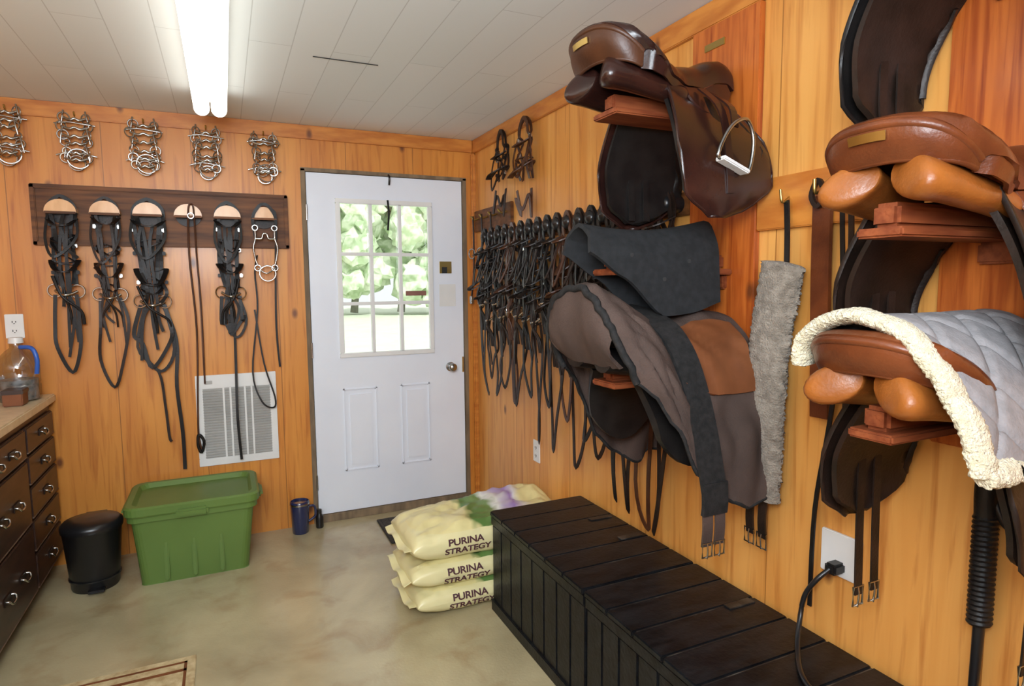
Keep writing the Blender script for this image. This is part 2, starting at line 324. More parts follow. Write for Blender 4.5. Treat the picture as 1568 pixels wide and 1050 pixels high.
# ---------------------------------------------------------------- bridles
def bridle(b,o,lat,out,rng,Lc=.40,Lr=.75,w=.014,m=m_ld,sp=.05,dp=.05,rein=None,bitz=True,mess=2,strands=0):
    o=V(o);lat=V(lat);out=V(out)
    P=lambda a,n,z:o+lat*a+out*n+V((0,0,z))
    r=lambda s:rng.uniform(-s,s)
    n0=dp*.4
    for k in range(2):
        q=sp*(1-.25*k); s2=.75 if strands else 1
        pts=[P(-q*.7*s2+r(.01),n0+r(.02),-Lc),P(-q*.9*s2+r(.012),n0+r(.03),-Lc*.7),P(-q*s2+r(.01),n0+r(.02),-Lc*.35),P(-q*.95,n0+k*.01,-.07),P(-q*.75,n0+k*.01,-.02),P(0,n0+k*.01,.012),P(q*.75,n0+k*.01,-.02),P(q*.95,n0+k*.01,-.07),P(q*s2+r(.01),n0+r(.02),-Lc*.35),P(q*.9*s2+r(.012),n0+r(.03),-Lc*.7),P(q*.7*s2+r(.01),n0+r(.02),-Lc)]
        b.sweep(pts,w,.004,m,out)
    z=-.09+r(.02); b.sweep([P(-sp*1.0,n0,z),P(-sp*.5,n0+dp*.9,z-.03),P(sp*.4,n0+dp,z-.035),P(sp*1.0,n0,z)],w*1.2,.005,m,(0,0,1))
    b.sweep([P(-sp*.9,n0,-.06),P(-sp*1.1,n0+dp*.8,-.2),P(-sp*.2+r(.02),n0+dp*1.3,-.31+r(.03)),P(sp*1.0,n0+dp*.7,-.19),P(sp*.9,n0,-.06)],w*.7,.004,m,out)
    z=-Lc*.72; b.sweep([P(-sp*.95,n0,z),P(-sp*.4,n0+dp*1.5,z-.05+r(.02)),P(sp*.5,n0+dp*1.4,z-.06+r(.02)),P(sp*.95,n0,z),P(sp*.3,n0-.3*dp,z-.01),P(-sp*.4,n0-.3*dp,z-.01)],w*1.4,.005,m,(0,0,1),closed=True)
    for sgn in (-1,1):
        for zz in (-Lc*.3,-Lc*.55,-Lc*.86): b.box(P(sgn*sp*.9+r(.006),n0+.006,zz),(.016,.016,.020),m_met if rng.random()<.35 else m,.003)
    if bitz:
        c1=P(-sp*.8,n0+.01,-Lc-.03);c2=P(sp*.75,n0+.012,-Lc-.035)
        nr=(out*.8+lat*r(.8)).normalized()
        b.ring(c1,.032,.004,m_met,nr); b.ring(c2,.032,.004,m_met,nr)
        mid=(c1+c2)/2+out*.03+V((0,0,-.02)); b.tube([c1,(c1+mid)/2+V((0,0,-.004)),mid,(c2+mid)/2+V((0,0,-.004)),c2],.007,m_met)
    rein=rein or [(-sp*.8,-Lc-.05),(-sp*1.1+r(.03),-Lc-.2),(-sp*.7+r(.03),-Lr*.85),(r(.03),-Lr),(sp*.8+r(.03),-Lr*.86),(sp*.9+r(.03),-Lc-.18),(sp*.7,-Lc-.05)]
    b.sweep([P(a,n0+.01+r(.015),z) for a,z in rein],w,.004,m,out)
    z=-Lc*.5+r(.05); b.sweep([P(-sp*.8,n0-.005,z),P(-sp*.2,n0+dp*.6,z-.025),P(sp*.8,n0+.02,z+.01),P(sp*.2,n0-dp*.3,z+.02)],w,.004,m,(0,0,1),closed=True)
    for k in range(mess):
        a=r(sp*.8); zz=-rng.uniform(.15,.9)*Lc; ln=rng.uniform(.08,.2)
        b.sweep([P(a,n0+.02,zz),P(a+r(.03),n0+.03+r(.015),zz-ln*.5),P(a+r(.04),n0+.02,zz-ln)],w*.9,.004,m,out)
        if k%2==0:
            zz=-rng.uniform(.35,1.05)*Lc; q=sp*rng.uniform(.4,.9)
            b.sweep([P(-q,n0,zz+r(.03)),P(r(.02),n0+dp*.9,zz-.03+r(.03)),P(q,n0+.01,zz+r(.03)),P(r(.02),n0-dp*.25,zz+.02)],w*.85,.005,m,(0,0,1),closed=True)
        a=r(sp); b.tube([P(a,n0+.02,-Lc*.9),P(a*.3,n0+.035,-Lc-.06),P(-a,n0+.02,-Lc-.13),P(-a*1.2,n0+.01,-Lc-.20)],w*.35,m)
    for k in range(strands):   # long strands inside the bundle
        a=r(sp*.5); b.sweep([P(a,n0+.03,-.12),P(a+r(.02),n0+.04,-Lc*.5),P(a*.4+r(.02),n0+.03,-Lc),P(a+r(.03),n0+.02,-Lc-.12),P(a+r(.04),n0+.015,-Lc-.12-rng.uniform(.05,.25))],w*.8,.004,m,out)
BK=((1,0,0),(0,-1,0))
rg=random.Random(3)
def bb_(x,**k):
    b=Bd(); bridle(b,(x,-.035,1.868),*BK,rg,mess=3,strands=3,**k); return b
b=bb_(HX[0],Lc=.42,Lr=.86,m=m_lb,sp=.060,w=.016); b.obj('bridle')
b=bb_(HX[1],Lc=.44,Lr=.95,m=m_ld,sp=.058,w=.014); b.obj('bridle')
b=bb_(HX[2],Lc=.48,Lr=.86,m=m_lb,sp=.072,w=.018)
b.sweep([(-1.87,-.06,1.36),(-1.90,-.05,1.12),(-1.82,-.05,.985),(-1.75,-.05,1.10),(-1.79,-.05,1.35)],.016,.004,m_lb,(0,-1,0))
b.sweep([(-1.86,-.04,1.38),(-1.92,-.04,1.12),(-1.83,-.045,.98),(-1.81,-.04,.8),(-1.80,-.04,.63),(-1.79,-.04,.6)],.013,.004,m_ld,(0,-1,0))
b.sweep([(-1.80,-.04,1.36),(-1.74,-.04,1.15),(-1.75,-.045,.9),(-1.735,-.04,.64),(-1.735,-.04,.44)],.018,.005,m_lb,(0,-1,0)); b.obj('bridle')
b=Bd(); b.tube([(-1.63,-.095,1.86),(-1.645,-.098,1.83),(-1.655,-.05,1.6),(-1.64,-.03,1.2),(-1.655,-.03,.8),(-1.66,-.03,.62),(-1.65,-.03,.54)],.005,m_lbr); b.tube([(-1.66,-.03,.62),(-1.635,-.03,.58),(-1.65,-.03,.52),(-1.665,-.03,.56)],.008,m_lb,closed=True)
b.tube([(-1.63,-.095,1.86),(-1.62,-.098,1.83),(-1.62,-.04,1.6),(-1.612,-.03,1.3),(-1.615,-.03,.9)],.0045,m_lbr); b.ring((-1.635,-.1,1.80),.014,.003,m_met,(0,1,0)); b.obj('lead_strap')
b=bb_(HX[4],Lc=.44,Lr=.70,m=m_lb,sp=.060,w=.018)
b.sweep([(-1.47,-.05,1.42),(-1.50,-.05,1.25),(-1.44,-.05,1.15),(-1.39,-.05,1.25),(-1.44,-.05,1.42)],.014,.004,m_ld,(0,-1,0))
b.sweep([(-1.45,-.05,1.3),(-1.455,-.04,1.0),(-1.46,-.055,.7),(-1.45,-.05,.46)],.014,.005,m_lb,(0,-1,0)); b.obj('bridle')
b=Bd()
# halter strap over the peg carrying a ported curb bit with curved shanks and rings
b.sweep([(-1.325,-.075,1.70),(-1.335,-.09,1.80),(-1.305,-.095,1.86),(-1.276,-.095,1.876),(-1.247,-.095,1.86),(-1.217,-.09,1.80),(-1.227,-.075,1.70)],.016,.004,m_lb,(0,-1,0))
for sg in (-1,1):
    x=-1.276+sg*.05
    b.tube([(x,-.085,1.735),(x,-.088,1.69),(x+sg*.012,-.088,1.64),(x+sg*.004,-.085,1.58),(x-sg*.006,-.085,1.545)],.005,m_met)
    b.ring((x,-.085,1.748),.014,.0035,m_met); b.ring((x-sg*.006,-.085,1.53),.016,.0035,m_met)
b.tube([(-1.326,-.088,1.69),(-1.295,-.09,1.69),(-1.285,-.09,1.715),(-1.267,-.09,1.715),(-1.257,-.09,1.69),(-1.226,-.088,1.69)],.006,m_met)
b.ring((-1.27,-.08,1.50),.042,.004,m_met); b.tube([(-1.32,-.08,1.53),(-1.276,-.09,1.50),(-1.23,-.08,1.53)],.004,m_met)
b.sweep([(-1.32,-.08,1.60),(-1.335,-.05,1.5),(-1.33,-.04,1.3),(-1.37,-.04,.95),(-1.33,-.05,.78),(-1.27,-.05,.74),(-1.26,-.05,.80),(-1.31,-.045,1.0),(-1.345,-.04,1.3)],.009,.004,m_lb,(0,-1,0))
b.sweep([(-1.235,-.09,1.85),(-1.215,-.09,1.80),(-1.225,-.05,1.55),(-1.235,-.04,1.2),(-1.225,-.04,.97)],.011,.004,m_lb,(0,-1,0)); b.obj('curb_bit_with_strap')
# bit sets
for i,x in enumerate((-2.40,-2.125,-1.831,-1.543,-1.258)):
    b=Bd(); rr=random.Random(10+i); zt=2.285-.005*i
    b.tube([(x,-.0,zt),(x,-.03,zt-.005),(x,-.045,zt+.012)],.004,m_brass)
    for k in range(6):
        zc=zt-.015-k*.04+rr.uniform(-.01,.01); dx=.035+.018*rr.random()+.012*(k==1); y=-.03-.012*(k%3)
        b.tube([(x-dx,y,zc),(x-dx*.4,y-.01,zc-.012),(x,y-.012,zc-.004),(x+dx*.4,y-.01,zc-.012),(x+dx,y,zc)],.0065,m_met)
        for sg in (-1,1):
            cx=x+sg*dx; b.ring((cx,y,zc),.019+.006*rr.random(),.0035,m_met,(.9*sg*rr.random(),1,0))
            if k%2==0: b.tube([(cx,y,zc+.035),(cx+sg*.006,y-.004,zc),(cx+sg*.012,y,zc-.04)],.0045,m_met)
    b.ring((x,-.04,zt-.235),.036,.004,m_met,(.1,1,0)); b.ring((x+.008,-.05,zt-.215),.047,.0035,m_met,(-.15,1,0)); b.ring((x-.01,-.03,zt-.20),.03,.003,m_met,(.3,1,0))
    b.tube([(x-.085,-.04,zt-.2),(x-.03,-.045,zt-.185),(x+.03,-.045,zt-.19),(x+.085,-.04,zt-.2)],.004,m_met)
    b.tube([(x-.085,-.04,zt-.05),(x-.03,-.045,zt-.04),(x+.03,-.045,zt-.045),(x+.085,-.04,zt-.05)],.004,m_met)
    b.obj('hanging_bits')
# vent
b=Bd(); X0,X1,Z0,Z1=-1.664,-1.249,.433,.942
for q in ((X0,X1,Z1-.075,Z1),(X0,X1,Z0,Z0+.042),(X0,X0+.035,Z0+.042,Z1-.075),(X1-.035,X1,Z0+.042,Z1-.075)): b.bb(q[0],q[1],-.012,-.001,q[2],q[3],m_wpl,.002)
b.bb(X0+.03,X1-.03,-.003,-.001,Z0+.03,Z1-.03,m_vent,0)
for i in range(26):
    z=Z0+.05+i*.0149; b.box(((X0+X1)/2,-.007,z),(X1-X0-.06,.010,.003),m_vent,0,Matrix.Rotation(.5,4,'X'))
for x in (-1.525,-1.49,-1.415,-1.38): b.bb(x-.005,x+.005,-.013,-.001,Z0+.04,Z1-.07,m_wpl,.001)
b.bb(X0+.045,X0+.085,-.014,-.01,Z1-.05,Z1-.03,m_vent,.002); b.obj('air_vent')
# outlets
def outlet(name,c,axis):
    b=Bd(); c=V(c)
    def bx(a,z,n,w,h,t,m,bev=.002):
        if axis=='y': b.box((c.x+a,c.y-n,c.z+z),(w,t,h),m,bev)
        else: b.box((c.x-n,c.y+a,c.z+z),(t,w,h),m,bev)
    bx(0,0,.003,.075,.118,.006,m_wpl)
    for s in (-1,1):
        bx(0,s*.02,.007,.034,.028,.003,m_wpl); bx(-.007,s*.022,.009,.003,.010,.002,m_dark,0); bx(.007,s*.022,.009,.003,.008,.002,m_dark,0); bx(0,s*.022-.009,.009,.005,.004,.002,m_dark,0)
    return b
outlet('o',(-2.44,0,1.245),'y').obj('electrical_outlet'); outlet('o',(0,-.87,.53),'x').obj('electrical_outlet')
# ---------------------------------------------------------------- cabinet
b=Bd(); CX=-2.325; cy0,cy1=-.02,-2.6
b.bb(XL+.01,CX,cy1,cy0,.07,.858,m_cab,.003); b.bb(XL+.01,CX-.05,cy1,cy0,0,.07,m_cab,0)
b.bb(XL+.01,CX+.03,cy1-.02,cy0+.01,.86,.90,m_counter,.006); b.bb(XL+.01,XL+.03,cy1,cy0,.90,.98,m_counter,.004)
def drawer(ya,yb,za,zb,pulls=1):
    b.bb(CX,CX+.018,ya,yb,za,zb,m_cab,.005)
    b.bb(CX+.012,CX+.0195,ya+.002,yb-.002,za,za+.006,m_cabedge,.001)
    for s in range(pulls):
        yc=ya+(yb-ya)*(s+1)/(pulls+1) ; zc=(za+zb)/2
        b.box((CX+.021,yc,zc),(.004,.085,.032),m_ld,.001)
        b.tube([(CX+.02,yc-.036,zc+.004),(CX+.035,yc-.036,zc),(CX+.04,yc-.02,zc-.014),(CX+.04,yc+.02,zc-.014),(CX+.035,yc+.036,zc),(CX+.02,yc+.036,zc+.004)],.0045,m_met)
cols=[(-.045,-.50),(-.52,-1.12),(-1.14,-1.80),(-1.82,-2.55)]
for k,(a,c) in enumerate(cols):
    zs=[.83,.70,.56,.41,.26,.09] if k==0 else [.83,.69,.40,.09]
    for z1,z0 in zip(zs,zs[1:]): drawer(c,a,z0+.008,z1-.008,1 if k==0 else 2)
b.obj('drawer_cabinet')
# jug
b=Bd(); c=(-2.40,-.17,.902)
b.lathe([(.0,.0),(.078,.0),(.085,.01),(.085,.07),(.080,.078),(.085,.086),(.085,.16),(.075,.20),(.045,.235),(.026,.25),(.026,.275)],c,m_jug,28)
b.lathe([(.0,.30),(.028,.298),(.030,.272),(.0,.271)],c,m_wpl,24)
b.tube([(-2.40+.02,-.19,1.155),(-2.40+.07,-.22,1.15),(-2.40+.09,-.23,1.10),(-2.40+.083,-.22,1.03)],.010,m_blue)
b.lathe([(.0,.005),(.074,.005),(.076,.1),(.0,.1)],c,M('jug_contents',(.35,.33,.30),(.12,.11,.10),.4,ns=30),24)
b.obj('plastic_water_jug')
b=Bd(); c=(-2.53,-.08,.902); b.lathe([(.0,.0),(.05,.0),(.05,.09),(.047,.09),(.045,.01),(.0,.01)],c,m_jug,24); b.lathe([(.0,.09),(.052,.09),(.052,.105),(.0,.105)],c,m_wpl,24); b.obj('glass_jar')
b=Bd(); b.bb(-2.42,-2.345,-.36,-.27,.902,.965,m_patch,.004); b.bb(-2.424,-2.341,-.364,-.266,.955,.975,m_cab,.003); b.obj('small_box')
# ---------------------------------------------------------------- green tote
b=Bd()
def rr_(x0,x1,y0,y1,r,z,n=5):
    pts=[]
    for cx,cy,a0 in ((x1-r,y1-r,0),(x0+r,y1-r,90),(x0+r,y0+r,180),(x1-r,y0+r,270)):
        for i in range(n+1):
            a=math.radians(a0+90*i/n); pts.append((cx+r*math.cos(a),cy+r*math.sin(a),z))
    return pts
def rings(L,mat,capb=True,capt=True):
    n=len(L[0]); vs=[p for l in L for p in l]; fs=[]
    for i in range(len(L)-1):
        for j in range(n): fs.append([i*n+j,i*n+(j+1)%n,(i+1)*n+(j+1)%n,(i+1)*n+j])
    if capb: fs.append(list(range(n))[::-1])
    if capt: fs.append([(len(L)-1)*n+j for j in range(n)])
    b.add(vs,fs,mat,False)
bx=(-1.925,-1.445,-.455,-.12); tx=(-1.955,-1.405,-.485,-.08)
mix=lambda t:[bx[i]+(tx[i]-bx[i])*t for i in range(4)]
rings([rr_(*mix(0),.03,.0),rr_(*mix(.0),.04,.003),rr_(*mix(.85),.04,.325),rr_(*mix(.86),.04,.33)],m_green,True,True)
q=mix(1); rings([rr_(q[0]-.012,q[1]+.012,q[2]-.012,q[3]+.012,.05,.325),rr_(q[0]-.012,q[1]+.012,q[2]-.012,q[3]+.012,.05,.355)],m_green)
q=(tx[0]-.02,tx[1]+.02,tx[2]-.02,tx[3]+.02)
rings([rr_(q[0],q[1],q[2],q[3],.06,.352),rr_(q[0]-.004,q[1]+.004,q[2]-.004,q[3]+.004,.06,.36),rr_(q[0]-.004,q[1]+.004,q[2]-.004,q[3]+.004,.06,.392),rr_(q[0]+.006,q[1]-.006,q[2]+.006,q[3]-.006,.055,.40),rr_(q[0]+.03,q[1]-.03,q[2]+.03,q[3]-.03,.05,.40),rr_(q[0]+.045,q[1]-.045,q[2]+.045,q[3]-.045,.045,.378)],m_green)
for i in range(1,4):
    x=-1.93+.485*i/4; b.box((x,-.468,.17),(.02,.012,.30),m_green,.005,Matrix.Rotation(-.085,4,'X')) 
for x in (-1.975,-1.385): b.box((x,-.28,.345),(.05,.16,.03),m_green,.01)
b.box((-1.685,-.515,.352),(.14,.03,.04),m_green,.01)
b.obj('green_storage_tote')
# trash can
b=Bd(); c=(-2.125,-.335,0)
b.lathe([(.0,.0),(.096,.0),(.10,.01),(.122,.28),(.128,.285),(.130,.30),(.128,.315),(.115,.328),(.06,.336),(.0,.338)],c,m_blkpl,36)
b.box((-2.105,-.445,.018),(.07,.05,.012),m_blkpl,.004); b.box((-2.125,-.20,.30),(.1,.03,.04),m_blkpl,.006)
b.lathe([(.107,.05),(.109,.052),(.109,.056)],c,m_scuff,36)
b.obj('pedal_trash_can')
# travel mug + bottle
b=Bd(); c=(-1.156,-.10,0); b.lathe([(.0,.0),(.042,.0),(.045,.004),(.053,.165),(.054,.17),(.054,.185),(.049,.19),(.047,.18),(.0,.175)],c,m_navy,28); b.lathe([(.0545,.168),(.056,.172),(.0545,.178)],c,m_met,28)
b.tube([(-1.105,-.10,.15),(-1.075,-.10,.145),(-1.07,-.10,.09),(-1.11,-.10,.06)],.007,m_navy); b.obj('travel_mug')
b=Bd(); c=(-1.045,-.07,0); b.lathe([(.0,.0),(.02,.0),(.022,.005),(.022,.07),(.012,.085),(.012,.09)],c,m_blkpl,20); b.lathe([(.0,.112),(.014,.11),(.014,.088),(.0,.088)],c,m_scuff,20); b.obj('small_bottle')
# mats
b=Bd(); b.bb(-.72,-.16,-.50,-.125,.0005,.012,m_mat,.004)
for i in range(12): b.bb(-.70+i*.045,-.68+i*.045,-.485,-.14,.012,.015,m_mat,.001)
b.obj('doormat')
b=Bd(); b.bb(-2.26,-1.66,-2.2,-1.2,.0005,.008,m_rug,.003)
for q in ((-2.23,-1.69,-1.245,-1.235),(-2.23,-1.69,-1.30,-1.285),(-2.23,-2.22,-2.17,-1.235),(-1.70,-1.69,-2.17,-1.235)): b.bb(q[0],q[1],q[2],q[3],.007,.0095,m_patch,0)
b.obj('patterned_rug')
# ---------------------------------------------------------------- feed bags
def bag(x0,x1,y0,y1,z0,z1,seed,labels=True,e=.42,rise=0):
    b=Bd(); cx,cy,cz=(x0+x1)/2,(y0+y1)/2,(z0+z1)/2; a,bb2,h=(x1-x0)/2,(y1-y0)/2,(z1-z0)/2
    F=lambda u:max(0.,1-abs(u)**5)**e
    nx,ny=60,34
    for sg in (1,-1):
        vs=[];fs=[]
        for i in range(nx+1):
            for j in range(ny+1):
                u=math.sin((-1+2*i/nx)*math.pi/2);v=math.sin((-1+2*j/ny)*math.pi/2)
                z=h*F(u)*F(v); w=noise.noise(V((u*3+seed,v*2.2,sg)))*.020+noise.noise(V((u*9+seed,v*6,sg*2)))*.012+abs(noise.noise(V((u*5+seed,v*14,sg*2))))*.014
                if sg<0: w*=.3
                else: w+=rise*max(0,v)*max(0,u+.3)
                vs.append((cx+u*a*(1-.02*abs(v)),cy+v*bb2*(1-.03*abs(u)**3)+.006*noise.noise(V((u*4,seed,z*20))),cz+sg*(z+w*F(u)*F(v))))
        for i in range(nx):
            for j in range(ny):
                q=[i*(ny+1)+j,(i+1)*(ny+1)+j,(i+1)*(ny+1)+j+1,i*(ny+1)+j+1]; fs.append(q if sg>0 else q[::-1])
        b.add(vs,fs,m_bag,True)
    for sx,xe in ((-1,x0),(1,x1)):
        b.sheet(lambda u,v:(xe+sx*(-.02+.045*v),y0+.03+(y1-y0-.06)*u,cz+.012*math.sin(u*11+seed)*v-.01*v),24,3,.004,m_bag)
    o=b.obj('feed_bag')
    if labels:
        for txt,sz,dz,dx in (('PURINA',.042,.012,.16),('STRATEGY',.040,-.026,.145)):
            cu=bpy.data.curves.new('t','FONT'); cu.body=txt; cu.size=sz*1.15; cu.space_character=.95; cu.offset=.0012
            to=bpy.data.objects.new('t',cu); sc.collection.objects.link(to); bpy.context.view_layer.update()
            me=bpy.data.meshes.new_from_object(to.evaluated_get(bpy.context.evaluated_depsgraph_get()))
            bpy.data.objects.remove(to)
            bm=bmesh.new(); bm.from_mesh(me); bmesh.ops.subdivide_edges(bm,edges=bm.edges[:],cuts=1)
            for v in bm.verts:
                xx=x0+dx+v.co.x; zz=dz+v.co.y*.8-.006; u=(xx-cx)/a
                tt=min(.98,abs(zz)/(h*F(u)+1e-6)); vv=(1-tt**(1/e))**(1/5)
                v.co=V((xx,cy-vv*bb2*(1-.03*abs(u)**3)-.006,cz+zz))-o.location
            bm.to_mesh(me); bm.free(); me.materials.clear(); me.materials.append(m_ink)
            t=bpy.data.objects.new('printed_label',me); t.parent=o; sc.collection.objects.link(t)
bag(-.82,-.04,-1.355,-.98,.001,.123,1.3); bag(-.84,-.05,-1.35,-.99,.120,.236,4.1); bag(-.835,-.04,-1.352,-.95,.233,.385,7.7,rise=.065)
# ---------------------------------------------------------------- black trunk
b=Bd(); tx0,tx1,zt=-.479,-.03,.448
for (ya,yb) in ((-1.375,-2.150),(-2.158,-3.35)):
    b.bb(tx0+.014,tx1,yb,ya-.014,.0,zt-.016,m_blkpaint,0)
    n=round((ya-yb)/.13); st=(ya-yb)/n
    for i in range(n):
        y1=ya-i*st-.002; y0=ya-(i+1)*st+.002
        b.bb(tx0-.012,tx1,y0,y1,zt-.02,zt,m_blkpaint,.004)
        b.bb(tx0+.0,tx1-.01,y1-.0045,y1-.001,zt-.002,zt+.0003,m_scuff,0)
    b.bb(tx0-.006,tx0+.012,yb,ya,zt-.06,zt-.022,m_blkpaint,.003)
    n=round((ya-yb)/.095); st=(ya-yb)/n
    for i in range(n): b.bb(tx0,tx0+.014,ya-(i+1)*st+.002,ya-i*st-.002,.0,zt-.062,m_blkpaint,.004)
    b.bb(tx0-.008,tx0+.01,yb,ya,.0,.05,m_blkpaint,.003)
    for yy in (ya-.28,yb+.28): b.box((tx1-.10,yy,zt+.002),(.05,.03,.004),m_scuff,.001); b.box((tx1-.05,yy,zt+.002),(.05,.03,.004),m_scuff,.001)
for i in range(4): b.bb(tx0+.014+i*.109,tx0+.120+i*.109,-1.375,-1.385+.002,.0,zt-.022,m_blkpaint,.002)
b.obj('black_tack_trunk')
# ---------------------------------------------------------------- saddle racks
def rack(yc,z0,xe=-.47,hw=.06):
    b=Bd(); b.bb(xe,-.023,yc-hw,yc+hw,z0-.045,z0-.027,m_bracket,.004); b.bb(xe+.015,-.023,yc-.026,yc+.026,z0-.027,z0+.018,m_bracket,.008)
    b.bb(-.042,-.023,yc-.04,yc+.04,z0-.09,z0-.045,m_bracket,.005); b.obj('saddle_rack')
YA,YC=-2.232,-3.05
for z in (1.955,1.50,1.165): rack(YA,z)
for z in (2.09,1.555,1.18): rack(YC,z,-.415,.045)
# ---------------------------------------------------------------- saddles
KH=[(0,.145),(.05,.155),(.14,.140),(.3,.102),(.5,.086),(.7,.098),(.86,.128),(.95,.135),(1,.118)]
KW=[(0,.138),(.08,.160),(.2,.162),(.35,.138),(.55,.102),(.75,.082),(1,.07)]
KD=[(0,.074),(.12,.078),(.3,.070),(.5,.062),(.8,.07),(1,.075)]
LN=.49
def saddle(name,x0,yc,z0,seat,cant,panel,flap,sweat,stir=True,plate=True,billets=.0,scale=1.0,flaplen=1.0,fx=0.,hb=0.):
    b=Bd(); W=lambda x,y,z:V((min(x0+x*scale,-.03),yc+y*scale,z0+z*scale))
    def S(s,t,dz=0):
        x=LN*s+.11*abs(t)**2.2*(1-s)**2
        return (x,ip(s,KW)*math.sin(t*math.pi/2),ip(s,KH)+hb*max(0,1-s*4)-ip(s,KD)*abs(t)**2.6+dz)
    b.sheet(lambda u,v:W(*S(u,-1+2*v)),30,30,.016,seat)
    P=[W(*S(0,-1+2*i/30,-.004)) for i in range(31)]; b.loft(P,[.009]*31,[.009]*31,cant,seg=8)
    def CB(u,v):
        t=-1+2*u; x,y,z=S(0,t); z2=.076-.026*abs(t)**2; k=v
        return W(x+.030*k*(1-abs(t)**3)-.010*math.sin(k*math.pi)*(1-abs(t)**4),y*(1-.04*k),z+(z2-z)*k)
    b.sheet(CB,30,8,.010,cant)
    P=[CB(i/30,.97) for i in range(31)]; b.loft(P,[.006]*31,[.006]*31,cant,seg=8)
    if plate:
        pts=[CB(.5+d,.35)+V((-.009,0,0)) for d in (-.09,-.045,0,.045,.09)]
        b.sweep(pts,.016,.003,m_brass,(1,0,0.2),n=3)
    for sg in (-1,1):
        # low side wall of the seat, thinning toward the waist, tucked in over the panel
        def SD(u,v):
            s=.62*u; x,y,z=S(s,1); zb=.045-.06*u
            return W(x,sg*(y-.003-.008*v),z*(1-v)+min(z-.004,zb)*v)
        b.sheet(SD,24,6,.008,seat)
        def SK(u,v):
            s=.50+.44*u; x,y,z=S(s,1); w=math.sin(math.pi*(.06+.88*u))**.6
            return W(x,sg*(y+.004+.05*v*w),z-.004-.085*v*w)
        b.sheet(SK,16,8,.006,seat)
        pts=cr([W(.024,sg*.062,.046),W(.04,sg*.068,.043),W(.09,sg*.078,.036),W(.16,sg*.086,.022),W(.24,sg*.092,.006),W(.30,sg*.098,-.012)],5)
        n=len(pts); ra=[];rb=[]
        for i in range(n):
            t=i/(n-1); e=min(1,math.sqrt(max(0,1-(1-min(1,t/.25))**2))); e2=min(1,math.sqrt(max(0,1-(max(0,(t-.85)/.15))**2)))
            ra.append(scale*max(.012,(.072-.036*t)*e*e2)); rb.append(scale*max(.010,(.045-.018*t)*e*e2))
        b.loft(pts,ra,rb,panel,up=V((0,sg*.50,1)),seg=20)
        XM=[(0,.20+fx),(.5,.185+fx),(.85,.205+fx),(1,.285+fx)]; XX=[(0,.42),(.25,.485),(.5,.535),(.75,.52),(.92,.435),(1,.34+fx)]
        def FL(u,v,off=0,k=1.0,lift=0):
            vv=v; xa=ip(vv,XM);xb=ip(vv,XX); xm=(xa+xb)/2; hw=(xb-xa)/2*k
            x=xm-hw+2*hw*u
            ztop,yt=.022,ip(x/LN,KW)-.006
            z=ztop+(-.33*flaplen-ztop)*vv*k-lift; e=math.sin(min(1,vv*1.35)*math.pi/2)
            y=yt+(.210-yt)*e-off+.012*math.sin(u*3)*e
            return W(x,sg*y,z)
        b.sheet(lambda u,v:FL(u,v),16,20,.007,flap)
        b.sheet(lambda u,v:FL(u,v,.024,.93,.012),14,18,.012,sweat)
        P=[FL(.86,.25+.5*i/10,.016) for i in range(11)]; b.loft(P,[.012]*11,[.02]*11,sweat,seg=8)
        P=[FL(0,i/20) for i in range(21)]+[FL(i/12,1) for i in range(1,13)]+[FL(1,1-i/20) for i in range(1,21)]; b.loft(P,[.0045]*len(P),[.0055]*len(P),flap,seg=6)
        for k in (-.03,.03):
            pts=[W(.32+k,sg*.11,.0),W(.33+k,sg*.175,-.12),W(.335+k,sg*.185,-.26),W(.335+k,sg*.18,-.33-billets)]
            b.sweep(pts,.024,.004,sweat,(0,sg,0))
            if billets:
                c=pts[-1]
                b.tube([c+V((-.016,0,.02)),c+V((.016,0,.02)),c+V((.016,0,-.025)),c+V((-.016,0,-.025))],.003,m_met,n=1,closed=True); b.tube([c+V((0,0,.02)),c+V((0,-.003,0)),c+V((0,0,-.03))],.0025,m_met)
        if stir:
            pts=[W(.33,sg*.115,.020),W(.335,sg*.195,-.06),W(.34,sg*.225,-.20),W(.345,sg*.228,-.29)]
            b.sweep(pts,.024,.005,flap,(0,sg,0))
            pts=[W(.365,sg*.12,.010),W(.36,sg*.205,-.05),W(.35,sg*.232,-.11)]
            b.sweep(pts,.024,.005,flap,(0,sg,0))
            c=W(.355,sg*.243,-.165); rot=Matrix.Rotation(.35,3,'Y')
            L_=[(-.012,.075),(.012,.075),(.04,.045),(.055,0),(.058,-.05),(.03,-.056),(-.03,-.056),(-.058,-.05),(-.055,0),(-.04,.045)]
            b.tube([c+rot@V((p[0],0,p[1])) for p in L_],.0055,m_met,closed=True,seg=8)
            b.box(c+rot@V((0,0,-.056)),(.10,.036,.012),m_wpl,.003,rot.to_4x4())
    b.obj(name); return W
saddle('saddle',-.545,YA,1.968,m_lox,m_lbr,m_lox,m_lox,m_lb,flaplen=1.07,hb=.02)
saddle('saddle',-.452,YC,1.570,m_lred,m_lred,m_ltan,m_ld,m_ld,stir=False,scale=.92)
saddle('saddle',-.472,YC,1.195,m_lred,m_lred,m_ltan,m_ld,m_ld,stir=False,plate=False,billets=.2,scale=.92)
saddle('saddle',-.46,YC,2.085,m_ld,m_ld,m_ld,m_lb,m_ld,stir=False,scale=.95,flaplen=1.05)
